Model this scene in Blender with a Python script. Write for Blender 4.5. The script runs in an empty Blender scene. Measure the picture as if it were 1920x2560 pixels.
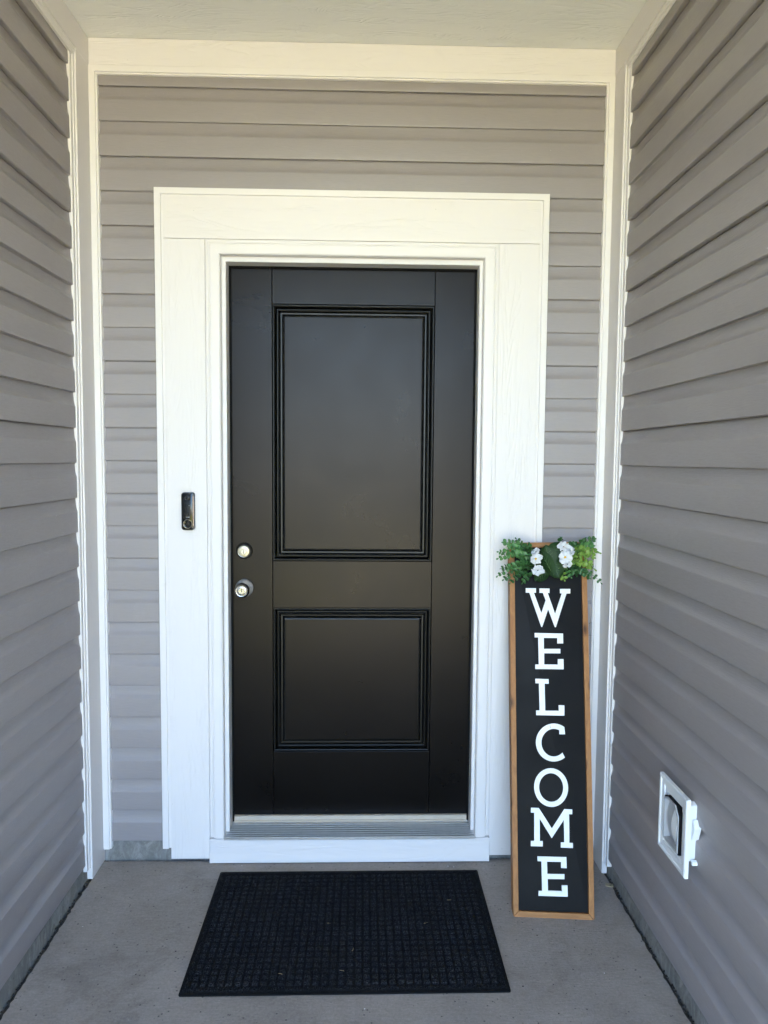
import bpy, bmesh, math, random
import numpy as np
from mathutils import Vector, Matrix, Euler
random.seed(7); rng = np.random.default_rng(7)
PI = math.pi
scene = bpy.context.scene
COL = scene.collection

# ------------------------------------------------------------------ camera, sky, sun, exposure
cam_d = bpy.data.cameras.new('camera'); cam = bpy.data.objects.new('camera', cam_d); COL.objects.link(cam)
cam.location = (0.0, -2.59535, 1.4564)
cam.rotation_euler = (1.49968696, -0.00788536, -0.02680553)
cam_d.sensor_fit = 'VERTICAL'; cam_d.sensor_height = 36.0; cam_d.lens = 25.918
cam_d.clip_start = 0.02; cam_d.clip_end = 2000
scene.camera = cam
SUN_EL, SUN_ROT = math.radians(55), math.radians(72)
world = bpy.data.worlds.new('World'); scene.world = world; world.use_nodes = True
wn = world.node_tree.nodes; wl = world.node_tree.links; wn.clear()
sky = wn.new('ShaderNodeTexSky'); sky.sky_type = 'NISHITA'; sky.sun_disc = False
sky.sun_elevation = SUN_EL; sky.sun_rotation = SUN_ROT; sky.air_density = 1.0; sky.dust_density = 0.3; sky.ozone_density = 4.0
bg = wn.new('ShaderNodeBackground'); bg.inputs['Strength'].default_value = 0.10
wo = wn.new('ShaderNodeOutputWorld'); wl.new(sky.outputs[0], bg.inputs[0]); wl.new(bg.outputs[0], wo.inputs[0])
sun_d = bpy.data.lights.new('sun', 'SUN'); sun = bpy.data.objects.new('sun', sun_d); COL.objects.link(sun)
sun_d.energy = 5.0; sun_d.angle = math.radians(0.5); sun_d.color = (1.0, 0.93, 0.82)
sdir = Vector((math.sin(SUN_ROT)*math.cos(SUN_EL), math.cos(SUN_ROT)*math.cos(SUN_EL), math.sin(SUN_EL)))
sun.rotation_euler = sdir.to_track_quat('Z', 'Y').to_euler()
sun.location = (6, 6, 12)
vs = scene.view_settings
vs.view_transform = 'Standard'; vs.look = 'None'; vs.gamma = 1.0; vs.exposure = 4.84; vs.use_curve_mapping = False
scene.render.engine = 'CYCLES'
scene.cycles.max_bounces = 7; scene.cycles.diffuse_bounces = 5; scene.cycles.glossy_bounces = 5
scene.cycles.use_denoising = True; scene.cycles.denoising_prefilter = 'ACCURATE'

# ------------------------------------------------------------------ node helpers
class NT:
    def __init__(s, name):
        s.m = bpy.data.materials.new(name); s.m.use_nodes = True
        s.n = s.m.node_tree.nodes; s.l = s.m.node_tree.links
        s.b = s.n['Principled BSDF']
    def node(s, t, **kw):
        x = s.n.new(t)
        for k, v in kw.items(): setattr(x, k, v)
        return x
    def put(s, inp, v):
        if isinstance(v, bpy.types.NodeSocket): s.l.new(v, inp)
        else: inp.default_value = v
    def coords(s, scale=(1, 1, 1), rnd=True, rot=(0, 0, 0)):
        tc = s.node('ShaderNodeTexCoord'); out = tc.outputs['Object']
        if rnd:
            oi = s.node('ShaderNodeObjectInfo')
            cx = s.node('ShaderNodeCombineXYZ')
            for i, k in enumerate((37.1, 91.7, 53.3)):
                s.put(cx.inputs[i], s.math('MULTIPLY', oi.outputs['Random'], k))
            va = s.node('ShaderNodeVectorMath', operation='ADD'); s.l.new(out, va.inputs[0]); s.l.new(cx.outputs[0], va.inputs[1]); out = va.outputs[0]
        mp = s.node('ShaderNodeMapping'); mp.inputs['Scale'].default_value = scale; mp.inputs['Rotation'].default_value = rot
        s.l.new(out, mp.inputs[0]); return mp.outputs[0]
    def noise(s, vec, scale, detail=4, rough=0.55, dist=0.0):
        x = s.node('ShaderNodeTexNoise'); s.l.new(vec, x.inputs['Vector'])
        x.inputs['Scale'].default_value = scale; x.inputs['Detail'].default_value = detail
        x.inputs['Roughness'].default_value = rough; x.inputs['Distortion'].default_value = dist
        return x.outputs['Fac']
    def voro(s, vec, scale, feature='F1'):
        x = s.node('ShaderNodeTexVoronoi', feature=feature); s.l.new(vec, x.inputs['Vector']); x.inputs['Scale'].default_value = scale
        return x.outputs['Distance']
    def math(s, op, a, b=0.0, c=0.0):
        x = s.node('ShaderNodeMath', operation=op); s.put(x.inputs[0], a); s.put(x.inputs[1], b)
        if len(x.inputs) > 2: s.put(x.inputs[2], c)
        return x.outputs[0]
    def ramp(s, v, a, b, lo=0.0, hi=1.0):
        x = s.node('ShaderNodeMapRange'); s.put(x.inputs['Value'], v)
        x.inputs['From Min'].default_value = a; x.inputs['From Max'].default_value = b
        x.inputs['To Min'].default_value = lo; x.inputs['To Max'].default_value = hi
        return x.outputs[0]
    def mix(s, f, a, b):
        x = s.node('ShaderNodeMix', data_type='RGBA'); s.put(x.inputs[0], f)
        s.put(x.inputs[6], a if isinstance(a, bpy.types.NodeSocket) else (*a, 1)); s.put(x.inputs[7], b if isinstance(b, bpy.types.NodeSocket) else (*b, 1))
        return x.outputs[2]
    def bump(s, h, dist=0.001, strength=1.0, prev=None):
        x = s.node('ShaderNodeBump'); s.put(x.inputs['Height'], h); x.inputs['Distance'].default_value = dist; x.inputs['Strength'].default_value = strength
        if prev is not None: s.l.new(prev, x.inputs['Normal'])
        return x.outputs[0]
    def set(s, color=None, rough=None, metal=None, normal=None, spec=None, **kw):
        if color is not None: s.put(s.b.inputs['Base Color'], color if isinstance(color, bpy.types.NodeSocket) else (*color, 1))
        if rough is not None: s.put(s.b.inputs['Roughness'], rough)
        if metal is not None: s.put(s.b.inputs['Metallic'], metal)
        if spec is not None: s.put(s.b.inputs['Specular IOR Level'], spec)
        if normal is not None: s.l.new(normal, s.b.inputs['Normal'])
        return s.m

def simple(name, col, rough=0.5, metal=0.0, spec=0.5, var=0.0, sc=30.0, bump=0.0):
    t = NT(name); c = t.coords(); n = t.noise(c, sc)
    lo = tuple(v*(1-var) for v in col); hi = tuple(min(1, v*(1+var)) for v in col)
    nm = t.bump(n, bump) if bump else None
    return t.set(t.mix(n, lo, hi), t.ramp(n, 0.2, 0.8, max(0, rough-0.05), rough+0.05), metal, nm, spec)

M = {}
def siding_mat(name, axis):                      # vinyl lap siding, faint cedar emboss along the course, dust and scuffs
    t = NT(name)
    st = [70, 70, 70]; st[axis] = 5
    lo = [1.2, 1.2, 1.2]
    c = t.coords(tuple(st)); cw = t.coords((1, 1, 1), rnd=False)
    g = t.noise(c, 6.0, 3, 0.6, 0.6)
    big = t.noise(cw, 1.7, 3, 0.5)
    base = t.mix(big, (0.260, 0.234, 0.234), (0.298, 0.269, 0.270))
    dust = t.ramp(t.noise(cw, 5.5, 6, 0.7, 0.8), 0.60, 0.80, 0, 0.22)
    base = t.mix(dust, base, (0.41, 0.375, 0.362))
    base = t.mix(t.ramp(g, 0.3, 0.7, 0.0, 0.30), base, (0.222, 0.199, 0.199))
    sp = t.ramp(t.voro(t.coords((1, 1, 1), rnd=False), 34.0), 0.04, 0.07, 1, 0)
    gate = t.ramp(t.noise(cw, 2.3, 2, 0.5), 0.60, 0.72, 0, 0.75)
    base = t.mix(t.math('MULTIPLY', sp, gate), base, (0.62, 0.61, 0.60))
    nrm = t.bump(g, 0.0009, 0.8)
    nrm = t.bump(t.noise(cw, 1.6, 1), 0.0008, 0.4, nrm)
    return t.set(base, t.ramp(t.math('ADD', t.math('MULTIPLY', g, 0.5), t.math('MULTIPLY', t.noise(cw, 4.0, 4), 0.5)), 0.3, 0.7, 0.28, 0.42), 0, nrm, 0.6)
def grain_mat(name, axis, col=(0.715, 0.678, 0.664), dist=0.0013, lines=26.0, rough=0.5, dirt=0.10, across=9.0, along=1.1):
    t = NT(name)                                  # painted composite trim with embossed wood grain along one axis
    st = [across]*3; st[axis] = along
    c = t.coords(tuple(st))
    n = t.noise(c, 1.0, 3, 0.5, 0.5)
    w = t.math('SINE', t.math('MULTIPLY', n, lines*PI))
    ln = t.math('POWER', t.math('ABSOLUTE', w), 0.8)                 # thin grooves along contour lines: cathedral grain
    msk = t.ramp(t.noise(c, 2.1, 3), 0.40, 0.60, 0, 1)
    ln = t.math('SUBTRACT', 1.0, t.math('MULTIPLY', t.math('SUBTRACT', 1.0, ln), msk))
    st2 = [160]*3; st2[axis] = 9
    fine = t.noise(t.coords(tuple(st2)), 1.0, 4, 0.65, 0.8)
    h = t.math('ADD', ln, t.math('MULTIPLY', fine, 0.55))
    nrm = t.bump(h, dist, 0.55)
    cw = t.coords((1, 1, 1))
    d1 = t.ramp(t.noise(cw, 9.0, 7, 0.75), 0.62, 0.78, 0, dirt)
    sp = t.ramp(t.voro(cw, 16.0), 0.018, 0.03, 0.55, 0)
    d2 = t.math('MAXIMUM', d1, sp)
    return t.set(t.mix(d2, col, (0.36, 0.34, 0.31)), rough, 0, nrm, 0.4)
M['siding_x'] = siding_mat('vinyl_siding_x', 0); M['siding_y'] = siding_mat('vinyl_siding_y', 1)
M['board_x'] = grain_mat('painted_board_x', 0); M['board_y'] = grain_mat('painted_board_y', 1); M['board_z'] = grain_mat('painted_board_z', 2)
M['kick'] = grain_mat('painted_kick_board', 0, dist=0.0012, dirt=0.5, lines=18)
M['ceiling'] = grain_mat('painted_ceiling_panel', 0, col=(0.80, 0.79, 0.77), dist=0.0026, lines=24, rough=0.42, across=11.0, along=2.4, dirt=0.04)
t = NT('white_vinyl_trim'); c = t.coords((1, 1, 1)); n = t.noise(c, 14, 5, 0.7)
M['vinyl'] = t.set(t.mix(t.ramp(n, 0.62, 0.8, 0, 0.22), (0.735, 0.700, 0.686), (0.46, 0.44, 0.41)), 0.38, 0, t.bump(t.noise(c, 5), 0.0008, 0.4), 0.4)
M['jamb'] = simple('painted_jamb', (0.70, 0.672, 0.66), 0.42, var=0.02)
# door paint: satin black with faint embossed grain and wipe marks
def door_mat(name, axis):
    t = NT(name); st = [220]*3; st[axis] = 14
    fine = t.noise(t.coords(tuple(st)), 1.0, 4, 0.6, 0.7)
    cw = t.coords((1, 1, 1), rnd=False); sm = t.noise(cw, 4.0, 5, 0.6, 0.6)
    dust = t.ramp(t.noise(cw, 2.2, 3, 0.5), 0.35, 0.85, 0, 0.10)
    mk = t.ramp(t.voro(cw, 11.0), 0.012, 0.022, 0.4, 0)
    col = t.mix(t.math('MAXIMUM', dust, mk), (0.0038, 0.0033, 0.0031), (0.022, 0.019, 0.0175))
    t.b.inputs['Specular Tint'].default_value = (1.0, 0.92, 0.90, 1)
    return t.set(col, t.ramp(sm, 0.2, 0.85, 0.25, 0.35), 0, t.bump(fine, 0.0004, 0.45), 0.17)
M['door_x'] = door_mat('door_paint_rail', 0); M['door_z'] = door_mat('door_paint_stile', 2)
M['moulding'] = simple('door_paint_moulding', (0.0045, 0.0041, 0.0038), 0.36, spec=0.25)
M['rubber'] = simple('black_rubber', (0.005, 0.005, 0.0055), 0.8, spec=0.15)
M['alu'] = simple('mill_aluminium', (0.56, 0.56, 0.57), 0.46, 0.85, var=0.15, sc=60)
M['tan'] = simple('tan_sill_cap', (0.40, 0.34, 0.27), 0.45, var=0.15, sc=25)
# concrete
def concrete(name, a, b, broom=True, streak=False):
    t = NT(name); cw = t.coords((1, 1, 1), rnd=False)
    n1 = t.noise(cw, 2.6, 8, 0.72, 0.4); n2 = t.noise(cw, 130, 6, 0.75)
    n3 = t.noise(t.coords((30, 140, 30), rnd=False), 1.0, 5, 0.75, 0.8)
    col = t.mix(t.math('ADD', t.math('ADD', t.math('MULTIPLY', t.ramp(n1, 0.25, 0.75), 0.45), t.math('MULTIPLY', t.ramp(n2, 0.3, 0.7), 0.33)), t.math('MULTIPLY', t.ramp(n3, 0.3, 0.7), 0.22)), a, b)
    st = t.ramp(t.noise(cw, 4.2, 8, 0.75, 0.6), 0.54, 0.72, 0, 0.42)
    col = t.mix(st, col, tuple(v*0.52 for v in a))
    rust = t.ramp(t.noise(t.coords((1.1, 1.1, 1.1)), 3.1, 3), 0.66, 0.78, 0, 0.25)
    col = t.mix(rust, col, (0.21, 0.17, 0.12))
    sp = t.ramp(t.voro(cw, 70), 0.14, 0.22, 0.75, 0)
    sg = t.ramp(t.noise(cw, 26, 2), 0.54, 0.60, 0, 1)
    col = t.mix(t.math('MULTIPLY', sp, sg), col, (0.05, 0.05, 0.05))
    wp = t.ramp(t.voro(t.coords((1, 1, 1)), 120), 0.10, 0.2, 0.35, 0)
    col = t.mix(t.math('MULTIPLY', wp, t.ramp(n2, 0.5, 0.6, 0, 1)), col, (0.5, 0.5, 0.5))
    if streak:
        ds = t.ramp(t.noise(t.coords((10, 10, 4.5)), 2.2, 7, 0.75, 1.2), 0.45, 0.66, 0, 0.7)
        col = t.mix(ds, col, (0.33, 0.325, 0.31))
    h = t.math('MULTIPLY', n2, 0.8)
    if broom: h = t.math('ADD', h, t.math('MULTIPLY', t.noise(t.coords((24, 300, 24), rnd=False), 1.0, 4, 0.65, 0.8), 0.7))
    else: h = t.math('ADD', h, t.math('MULTIPLY', t.noise(cw, 16, 4), 1.5))
    return t.set(col, 0.86, 0, t.bump(h, 0.0024, 0.9), 0.25)
M['slab'] = concrete('broomed_concrete', (0.160, 0.138, 0.122), (0.460, 0.405, 0.365))
M['found'] = concrete('foundation_concrete', (0.12, 0.115, 0.105), (0.23, 0.22, 0.205), False, True)
M['walk'] = concrete('walkway_concrete', (0.34, 0.32, 0.285), (0.44, 0.42, 0.38))
t = NT('lawn'); cw = t.coords((1, 1, 1), rnd=False)
M['lawn'] = t.set(t.mix(t.noise(cw, 6, 6, 0.7), (0.135, 0.140, 0.004), (0.240, 0.215, 0.009)), 0.9, 0, t.bump(t.noise(cw, 60, 4), 0.02, 1), 0.1)
M['soil'] = simple('dry_soil', (0.20, 0.165, 0.135), 0.95, var=0.25, sc=2)
M['asphalt'] = simple('asphalt', (0.055, 0.054, 0.053), 0.9, var=0.2, sc=40)
M['dirt'] = simple('joint_dirt', (0.035, 0.030, 0.025), 0.95, var=0.5, sc=90)
# doormat pile
t = NT('mat_pile'); cw = t.coords((1, 1, 1), rnd=False); f = t.noise(cw, 420, 3, 0.7); p2 = t.noise(cw, 9, 3)
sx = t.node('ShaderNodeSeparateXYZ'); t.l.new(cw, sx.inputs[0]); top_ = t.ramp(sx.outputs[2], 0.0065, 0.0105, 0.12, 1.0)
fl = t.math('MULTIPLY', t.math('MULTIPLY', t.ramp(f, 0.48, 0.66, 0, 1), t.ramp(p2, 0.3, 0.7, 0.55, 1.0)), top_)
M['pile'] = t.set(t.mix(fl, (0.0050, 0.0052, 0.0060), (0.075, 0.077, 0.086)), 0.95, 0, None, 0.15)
# sign
def wood_mat(name, axis):
    t = NT(name); st = [42]*3; st[axis] = 2.4
    c = t.coords(tuple(st)); g = t.noise(c, 1.6, 5, 0.6, 0.9)
    st2 = [150]*3; st2[axis] = 5; f = t.noise(t.coords(tuple(st2)), 2.0, 3)
    col = t.mix(t.math('ADD', t.math('MULTIPLY', g, 0.75), t.math('MULTIPLY', f, 0.25)), (0.135, 0.045, 0.012), (0.54, 0.255, 0.085))
    st3 = [22]*3; st3[axis] = 7.5
    kn = t.ramp(t.voro(t.coords(tuple(st3)), 1.0), 0.06, 0.26, 0.95, 0)
    col = t.mix(kn, col, (0.06, 0.022, 0.009))
    return t.set(col, 0.58, 0, t.bump(g, 0.0006, 0.5), 0.35)
M['wood_z'] = wood_mat('stained_wood_upright', 2); M['wood_x'] = wood_mat('stained_wood_cross', 0)
t = NT('sign_black_paint'); cw = t.coords((1, 1, 1))
M['chalk'] = t.set(t.mix(t.ramp(t.noise(cw, 7, 6, 0.7), 0.4, 0.75, 0, 1), (0.0032, 0.0028, 0.0030), (0.0062, 0.0056, 0.0058)), t.ramp(t.noise(cw, 5), 0.3, 0.7, 0.50, 0.62), 0, t.bump(t.noise(cw, 260), 0.0002, 0.5), 0.16)
t = NT('letter_white_paint'); cw = t.coords((1, 1, 1)); sp = t.ramp(t.voro(cw, 38), 0.02, 0.04, 0.5, 0)
M['letter'] = t.set(t.mix(sp, (0.82, 0.815, 0.80), (0.45, 0.42, 0.38)), 0.5)
def leaf_mat(name, a, b, vein=False, rough=0.45):
    t = NT(name); cw = t.coords((1, 1, 1)); n = t.noise(cw, 55, 3)
    oi = t.node('ShaderNodeObjectInfo')
    f = t.math('ADD', t.math('MULTIPLY', n, 0.5), t.math('MULTIPLY', oi.outputs['Random'], 0.5))
    m = t.set(t.mix(f, a, b), rough, 0, t.bump(n, 0.0008, 0.5), 0.4)
    t.b.inputs['Subsurface Weight'].default_value = 0.0
    return m
M['leaf_dark'] = leaf_mat('leaf_dark_green', (0.020, 0.070, 0.018), (0.050, 0.140, 0.036))
M['leaf_mid'] = leaf_mat('leaf_mid_green', (0.045, 0.135, 0.036), (0.095, 0.235, 0.065))
M['leaf_lime'] = leaf_mat('leaf_lime_green', (0.110, 0.215, 0.030), (0.215, 0.330, 0.060))
M['leaf_big'] = leaf_mat('leaf_broad_green', (0.007, 0.030, 0.005), (0.022, 0.062, 0.011), rough=0.60)
M['vein'] = simple('leaf_vein', (0.10, 0.19, 0.055), 0.5)
M['stem'] = simple('stem_green', (0.045, 0.085, 0.030), 0.5, var=0.3)
M['petal'] = simple('petal_white', (0.62, 0.63, 0.645), 0.6, var=0.06, sc=60)
M['pollen'] = simple('flower_yellow', (0.75, 0.46, 0.03), 0.6, var=0.2, sc=300)
# metals, bell, vent
M['nickel'] = simple('satin_nickel', (0.30, 0.295, 0.30), 0.28, 1.0, var=0.05)
M['rosette'] = simple('brushed_nickel_rose', (0.50, 0.49, 0.48), 0.42, 0.75)
M['brass'] = simple('pale_brass', (0.29, 0.268, 0.215), 0.34, 1.0, var=0.05)
M['darkmetal'] = simple('dark_bronze', (0.050, 0.045, 0.040), 0.30, 0.6)
M['gloss'] = simple('gloss_black', (0.006, 0.006, 0.0065), 0.12, spec=0.30)
M['shell'] = simple('black_plastic', (0.012, 0.012, 0.013), 0.35)
M['bronze'] = simple('bronze_edge', (0.45, 0.33, 0.26), 0.25, 1.0)
M['greyring'] = simple('button_ring', (0.55, 0.50, 0.42), 0.3, 0.8)
M['ventw'] = simple('vent_white_plastic', (0.72, 0.73, 0.74), 0.42, var=0.03)
M['ventg'] = simple('vent_grey_plastic', (0.36, 0.365, 0.38), 0.40, var=0.1)
M['dark'] = simple('dark_void', (0.008, 0.008, 0.009), 0.8)
M['card'] = simple('tan_card', (0.36, 0.30, 0.19), 0.7, var=0.2)
M['straw'] = simple('dry_straw', (0.42, 0.33, 0.17), 0.8)
M['white_ink'] = simple('white_print', (0.75, 0.75, 0.75), 0.5)
M['shingle'] = simple('roof_deck', (0.10, 0.095, 0.09), 0.9, var=0.3)

# ------------------------------------------------------------------ mesh helpers
class MB:
    def __init__(s): s.v = []; s.f = []
    def add(s, vs, fs):
        o = len(s.v); s.v += [tuple(p) for p in vs]; s.f += [tuple(i+o for i in q) for q in fs]; return s
    def box(s, x0, x1, y0, y1, z0, z1, bev=0.0):
        if bev <= 0:
            vs = [(x, y, z) for x in (x0, x1) for y in (y0, y1) for z in (z0, z1)]
            return s.add(vs, [(0, 1, 3, 2), (4, 6, 7, 5), (0, 4, 5, 1), (2, 3, 7, 6), (0, 2, 6, 4), (1, 5, 7, 3)])
        bm = bmesh.new(); bmesh.ops.create_cube(bm, size=1)
        for v in bm.verts: v.co = ((x0+x1)/2+v.co.x*(x1-x0), (y0+y1)/2+v.co.y*(y1-y0), (z0+z1)/2+v.co.z*(z1-z0))
        bmesh.ops.bevel(bm, geom=list(bm.edges), offset=bev, segments=2, affect='EDGES', profile=0.5)
        s.addbm(bm); return s
    def addbm(s, bm):
        bm.verts.index_update(); s.add([v.co[:] for v in bm.verts], [[v.index for v in f.verts] for f in bm.faces]); bm.free()
    def prism(s, pts, fn, d0, d1):               # polygon pts (a,b) extruded d0..d1 through fn(a,b,d)
        n = len(pts)
        s.add([fn(a, b, d0) for a, b in pts]+[fn(a, b, d1) for a, b in pts],
              [tuple(range(n)), tuple(range(2*n-1, n-1, -1))]+[(i, i+n, (i+1) % n+n, (i+1) % n) for i in range(n)]); return s
    def lathe(s, prof, fn, n=40):                # prof (r, h)
        vs = []; fs = []
        for r, h in prof:
            for k in range(n): a = 2*PI*k/n; vs.append(fn(r*math.cos(a), r*math.sin(a), h))
        for i in range(len(prof)-1):
            for k in range(n): fs.append((i*n+k, i*n+(k+1) % n, (i+1)*n+(k+1) % n, (i+1)*n+k))
        fs.append(tuple(range((len(prof)-1)*n, len(prof)*n))); fs.append(tuple(range(n-1, -1, -1)))
        return s.add(vs, fs)
    def tube(s, pts, r0, r1, n=6):
        vs = []; fs = []; P = [Vector(p) for p in pts]
        for i, p in enumerate(P):
            d = (P[min(i+1, len(P)-1)]-P[max(i-1, 0)]).normalized(); a = d.orthogonal().normalized(); b = d.cross(a)
            r = r0+(r1-r0)*i/(len(P)-1)
            for k in range(n): th = 2*PI*k/n; vs.append(p+a*r*math.cos(th)+b*r*math.sin(th))
        for i in range(len(P)-1):
            for k in range(n): fs.append((i*n+k, i*n+(k+1) % n, (i+1)*n+(k+1) % n, (i+1)*n+k))
        return s.add(vs, fs)
def link(o, parent=None):
    COL.objects.link(o)
    if parent is not None: o.parent = parent
    return o
def obj(name, mb, mat, parent=None, smooth=None, fix=True, bevel=0.0):
    me = bpy.data.meshes.new(name); me.from_pydata(mb.v, [], mb.f); me.update()
    if fix or bevel:
        bm = bmesh.new(); bm.from_mesh(me)
        if fix: bmesh.ops.recalc_face_normals(bm, faces=bm.faces)
        if bevel:
            ed = [e for e in bm.edges if len(e.link_faces) == 2 and e.calc_face_angle(0) > 0.6]
            bmesh.ops.bevel(bm, geom=ed, offset=bevel, segments=2, affect='EDGES', profile=0.5, clamp_overlap=True)
        bm.to_mesh(me); bm.free()
    me.materials.append(M[mat] if isinstance(mat, str) else mat)
    if smooth is not None:
        me.polygons.foreach_set('use_smooth', [True]*len(me.polygons)); me.set_sharp_from_angle(angle=math.radians(smooth))
    o = bpy.data.objects.new(name, me); return link(o, parent)
def tag(o, label=None, cat=None, group=None, kind=None):
    for k, v in (('label', label), ('category', cat), ('group', group), ('kind', kind)):
        if v: o[k] = v
    return o
def thing(name, label, cat, loc=(0, 0, 0), group=None):
    o = bpy.data.objects.new(name, None); o.location = loc; o.empty_display_size = 0.05; link(o); return tag(o, label, cat, group)

# mitred moulding around an opening: prof is a closed loop of (s, d), s = distance inward from the outer rectangle, d = depth towards -y from plane y
def frame_leg(x0, x1, z0, z1, side, prof, y, ext0=None):
    mb = MB(); n = len(prof); A = []; B = []
    for s_, d in prof:
        if side == 'left':  A.append((x0+s_, y-d, z0)); B.append((x0+s_, y-d, z1-s_))
        if side == 'right': A.append((x1-s_, y-d, z0)); B.append((x1-s_, y-d, z1-s_))
        if side == 'top':   A.append((x0+s_, y-d, z1-s_)); B.append((x1-s_, y-d, z1-s_))
        if side == 'full_left':  A.append((x0+s_, y-d, z0+s_)); B.append((x0+s_, y-d, z1-s_))
        if side == 'full_right': A.append((x1-s_, y-d, z0+s_)); B.append((x1-s_, y-d, z1-s_))
        if side == 'full_bottom': A.append((x0+s_, y-d, z0+s_)); B.append((x1-s_, y-d, z0+s_))
    return mb.add(A+B, [(i, (i+1) % n, n+(i+1) % n, n+i) for i in range(n)]+[tuple(range(n)), tuple(range(2*n-1, n-1, -1))])

# ------------------------------------------------------------------ dimensions (metres, floor at 0, back siding face at y=0)
C = 0.1143                                        # siding exposure
XL, XR = -0.9404, 0.8576                          # siding butt edges on the side walls
BL, BR = -0.929, 0.848                            # faces of the corner boards on the side walls
CEIL = 2.852; FRONT = -3.40
JT0, JT1 = 2.735, 2.762                           # top channel, inner and outer edge

# ------------------------------------------------------------------ ground, slab, ceiling
g = MB(); g.add([(-300, -300, -0.16), (300, -300, -0.16), (300, 300, -0.16), (-300, 300, -0.16)], [(0, 1, 2, 3)])
tag(obj('ground', g, 'soil', fix=False), kind='structure')
g = MB(); g.box(-14, -0.61, -10.9, -3.45, -0.158, -0.130); g.box(0.61, 4.0, -10.9, -6.41, -0.158, -0.130); g.box(0.61, 4.0, -5.29, -3.45, -0.158, -0.130); g.box(-0.609, 0.609, -10.9, -6.41, -0.158, -0.131)
tag(obj('lawn', g, 'lawn'), kind='structure')
g = MB(); g.box(-60, 60, -19.0, -11.0, -0.158, -0.150); tag(obj('street', g, 'asphalt'), kind='structure')
w = MB(); w.box(-0.60, 0.60, -6.4, -3.56, -0.16, -0.115); w.box(0.60, 4.0, -6.4, -5.3, -0.16, -0.113)
tag(obj('walkway', w, 'walk', bevel=0.006), kind='structure')
w = MB(); w.box(4.01, 9.0, -13.0, -4.0, -0.16, -0.11); tag(obj('driveway', w, 'walk', bevel=0.006), kind='structure')
# porch slab with slightly ragged cast edges; a dirty joint stays open against the foundation
pts = []
def edge(x0, y0, x1, y1, n, a):
    for i in range(n):
        t_ = i/n; j = random.uniform(-a, a) if 0 < i else 0
        k = Vector((y1-y0, x0-x1)).normalized()*j
        pts.append((x0+(x1-x0)*t_+k.x, y0+(y1-y0)*t_+k.y))
SX0, SX1, SY1 = -0.934, 0.858, -0.003
edge(SX0, SY1, SX0, -3.55, 260, 0.0028); edge(SX0, -3.55, SX1, -3.55, 4, 0); edge(SX1, -3.55, SX1, SY1, 260, 0.0028); edge(SX1, SY1, SX0, SY1, 120, 0.0015)
s = MB(); s.prism(pts, lambda a, b, d: (a, b, d), -0.14, 0.0)
slab = tag(obj('porch_floor', s, 'slab'), kind='structure')
s = MB(); s.box(-0.99, 0.91, -3.549, 0.03, -0.16, -0.012); obj('joint_filler', s, 'dirt', slab)
cl = MB(); cl.box(-0.99, 0.91, -3.60, 0.02, CEIL, CEIL+0.012)
ceil = tag(obj('ceiling', cl, 'ceiling'), kind='structure')
cl = MB(); cl.box(-4.0, 4.0, -3.60, 2.5, CEIL+0.0125, CEIL+0.22); obj('roof_deck', cl, 'shingle', ceil)
cl = MB(); cl.box(-4.0, 4.0, -3.625, -3.601, CEIL-0.03, CEIL+0.22); obj('fascia_board', cl, 'board_x', ceil, bevel=0.002)

# ------------------------------------------------------------------ siding courses (dutch lap)
def course(l0, l1, zt, zb, lap, place, tuck=(True, True), deep=1.0):
    H = zt-zb; k = max(0.0, C-H)                   # a cut course loses its top
    top = -0.0035 if lap else 0.0004
    prof = [(-0.0045, 0.0014), (0.0108, 0.0002), (0.0132, 0.0006), (0.0147, 0.0020), (0.0150, 0.0045), (0.0148, 0.030), (0.0146, 0.0660), (0.0142, 0.0690), (0.0128, 0.0712),
            (0.0080, 0.0772), (0.0048, 0.0830), (0.0027, 0.0900), (0.0014, 0.0980), (0.0007, 0.1060), (0.0004, 0.1115), (top, 0.1165), (top-0.003, 0.119)]
    if k > 0.0:
        prof = [p for p in prof if p[1] < H]+[(0.0120 if H < 0.06 else 0.004, H)]
    ls = [l0]; sg_ = 1 if l1 > l0 else -1
    if tuck[0]: ls += [l0+sg_*0.006, l0+sg_*0.014, l0+sg_*0.030]
    n = max(2, int(abs(l1-l0)/0.09)); a = ls[-1]; b = l1-sg_*0.030 if tuck[1] else l1
    ls += [a+(b-a)*i/n for i in range(1, n+1)]
    if tuck[1]: ls += [l1-sg_*0.014, l1-sg_*0.006, l1]
    ph = random.uniform(0, 6.28); fr = random.uniform(3, 6); am = random.uniform(0.0002, 0.0005); dz = random.uniform(-0.0004, 0.0004)
    vs = []; fs = []; m = len(prof)
    for i, l in enumerate(ls):
        tk = 0.0
        e0 = abs(l-l0) if tuck[0] else 9; e1 = abs(l-l1) if tuck[1] else 9
        e = min(e0, e1); tk = 0.0012 if e < 0.001 else (0.0005 if e < 0.008 else 0)
        wv = am*math.sin(ph+fr*l); sq = 0.58 if e < 0.001 else (0.50 if e < 0.008 else (0.28 if e < 0.016 else 0.0))
        for d, h in prof: vs.append(place(l, 0.0150*(1-deep)+deep*(d+sq*max(0.0, 0.0148-d)*(1 if d > -0.004 else 0))-tk+wv, zb+h+dz*math.sin(2.1*l+ph)))
    for i in range(len(ls)-1):
        for j in range(m-1): fs.append((i*m+j, (i+1)*m+j, (i+1)*m+j+1, i*m+j+1))
    mb = MB(); mb.add(vs, fs); return mb
def side_outline(name, l0, l1, zt, zb, lap, place, mat, parent, tuck=(True, True), deep=1.0):
    return obj(name, course(l0, l1, zt, zb, lap, place, tuck, deep), mat, parent, smooth=38)

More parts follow.
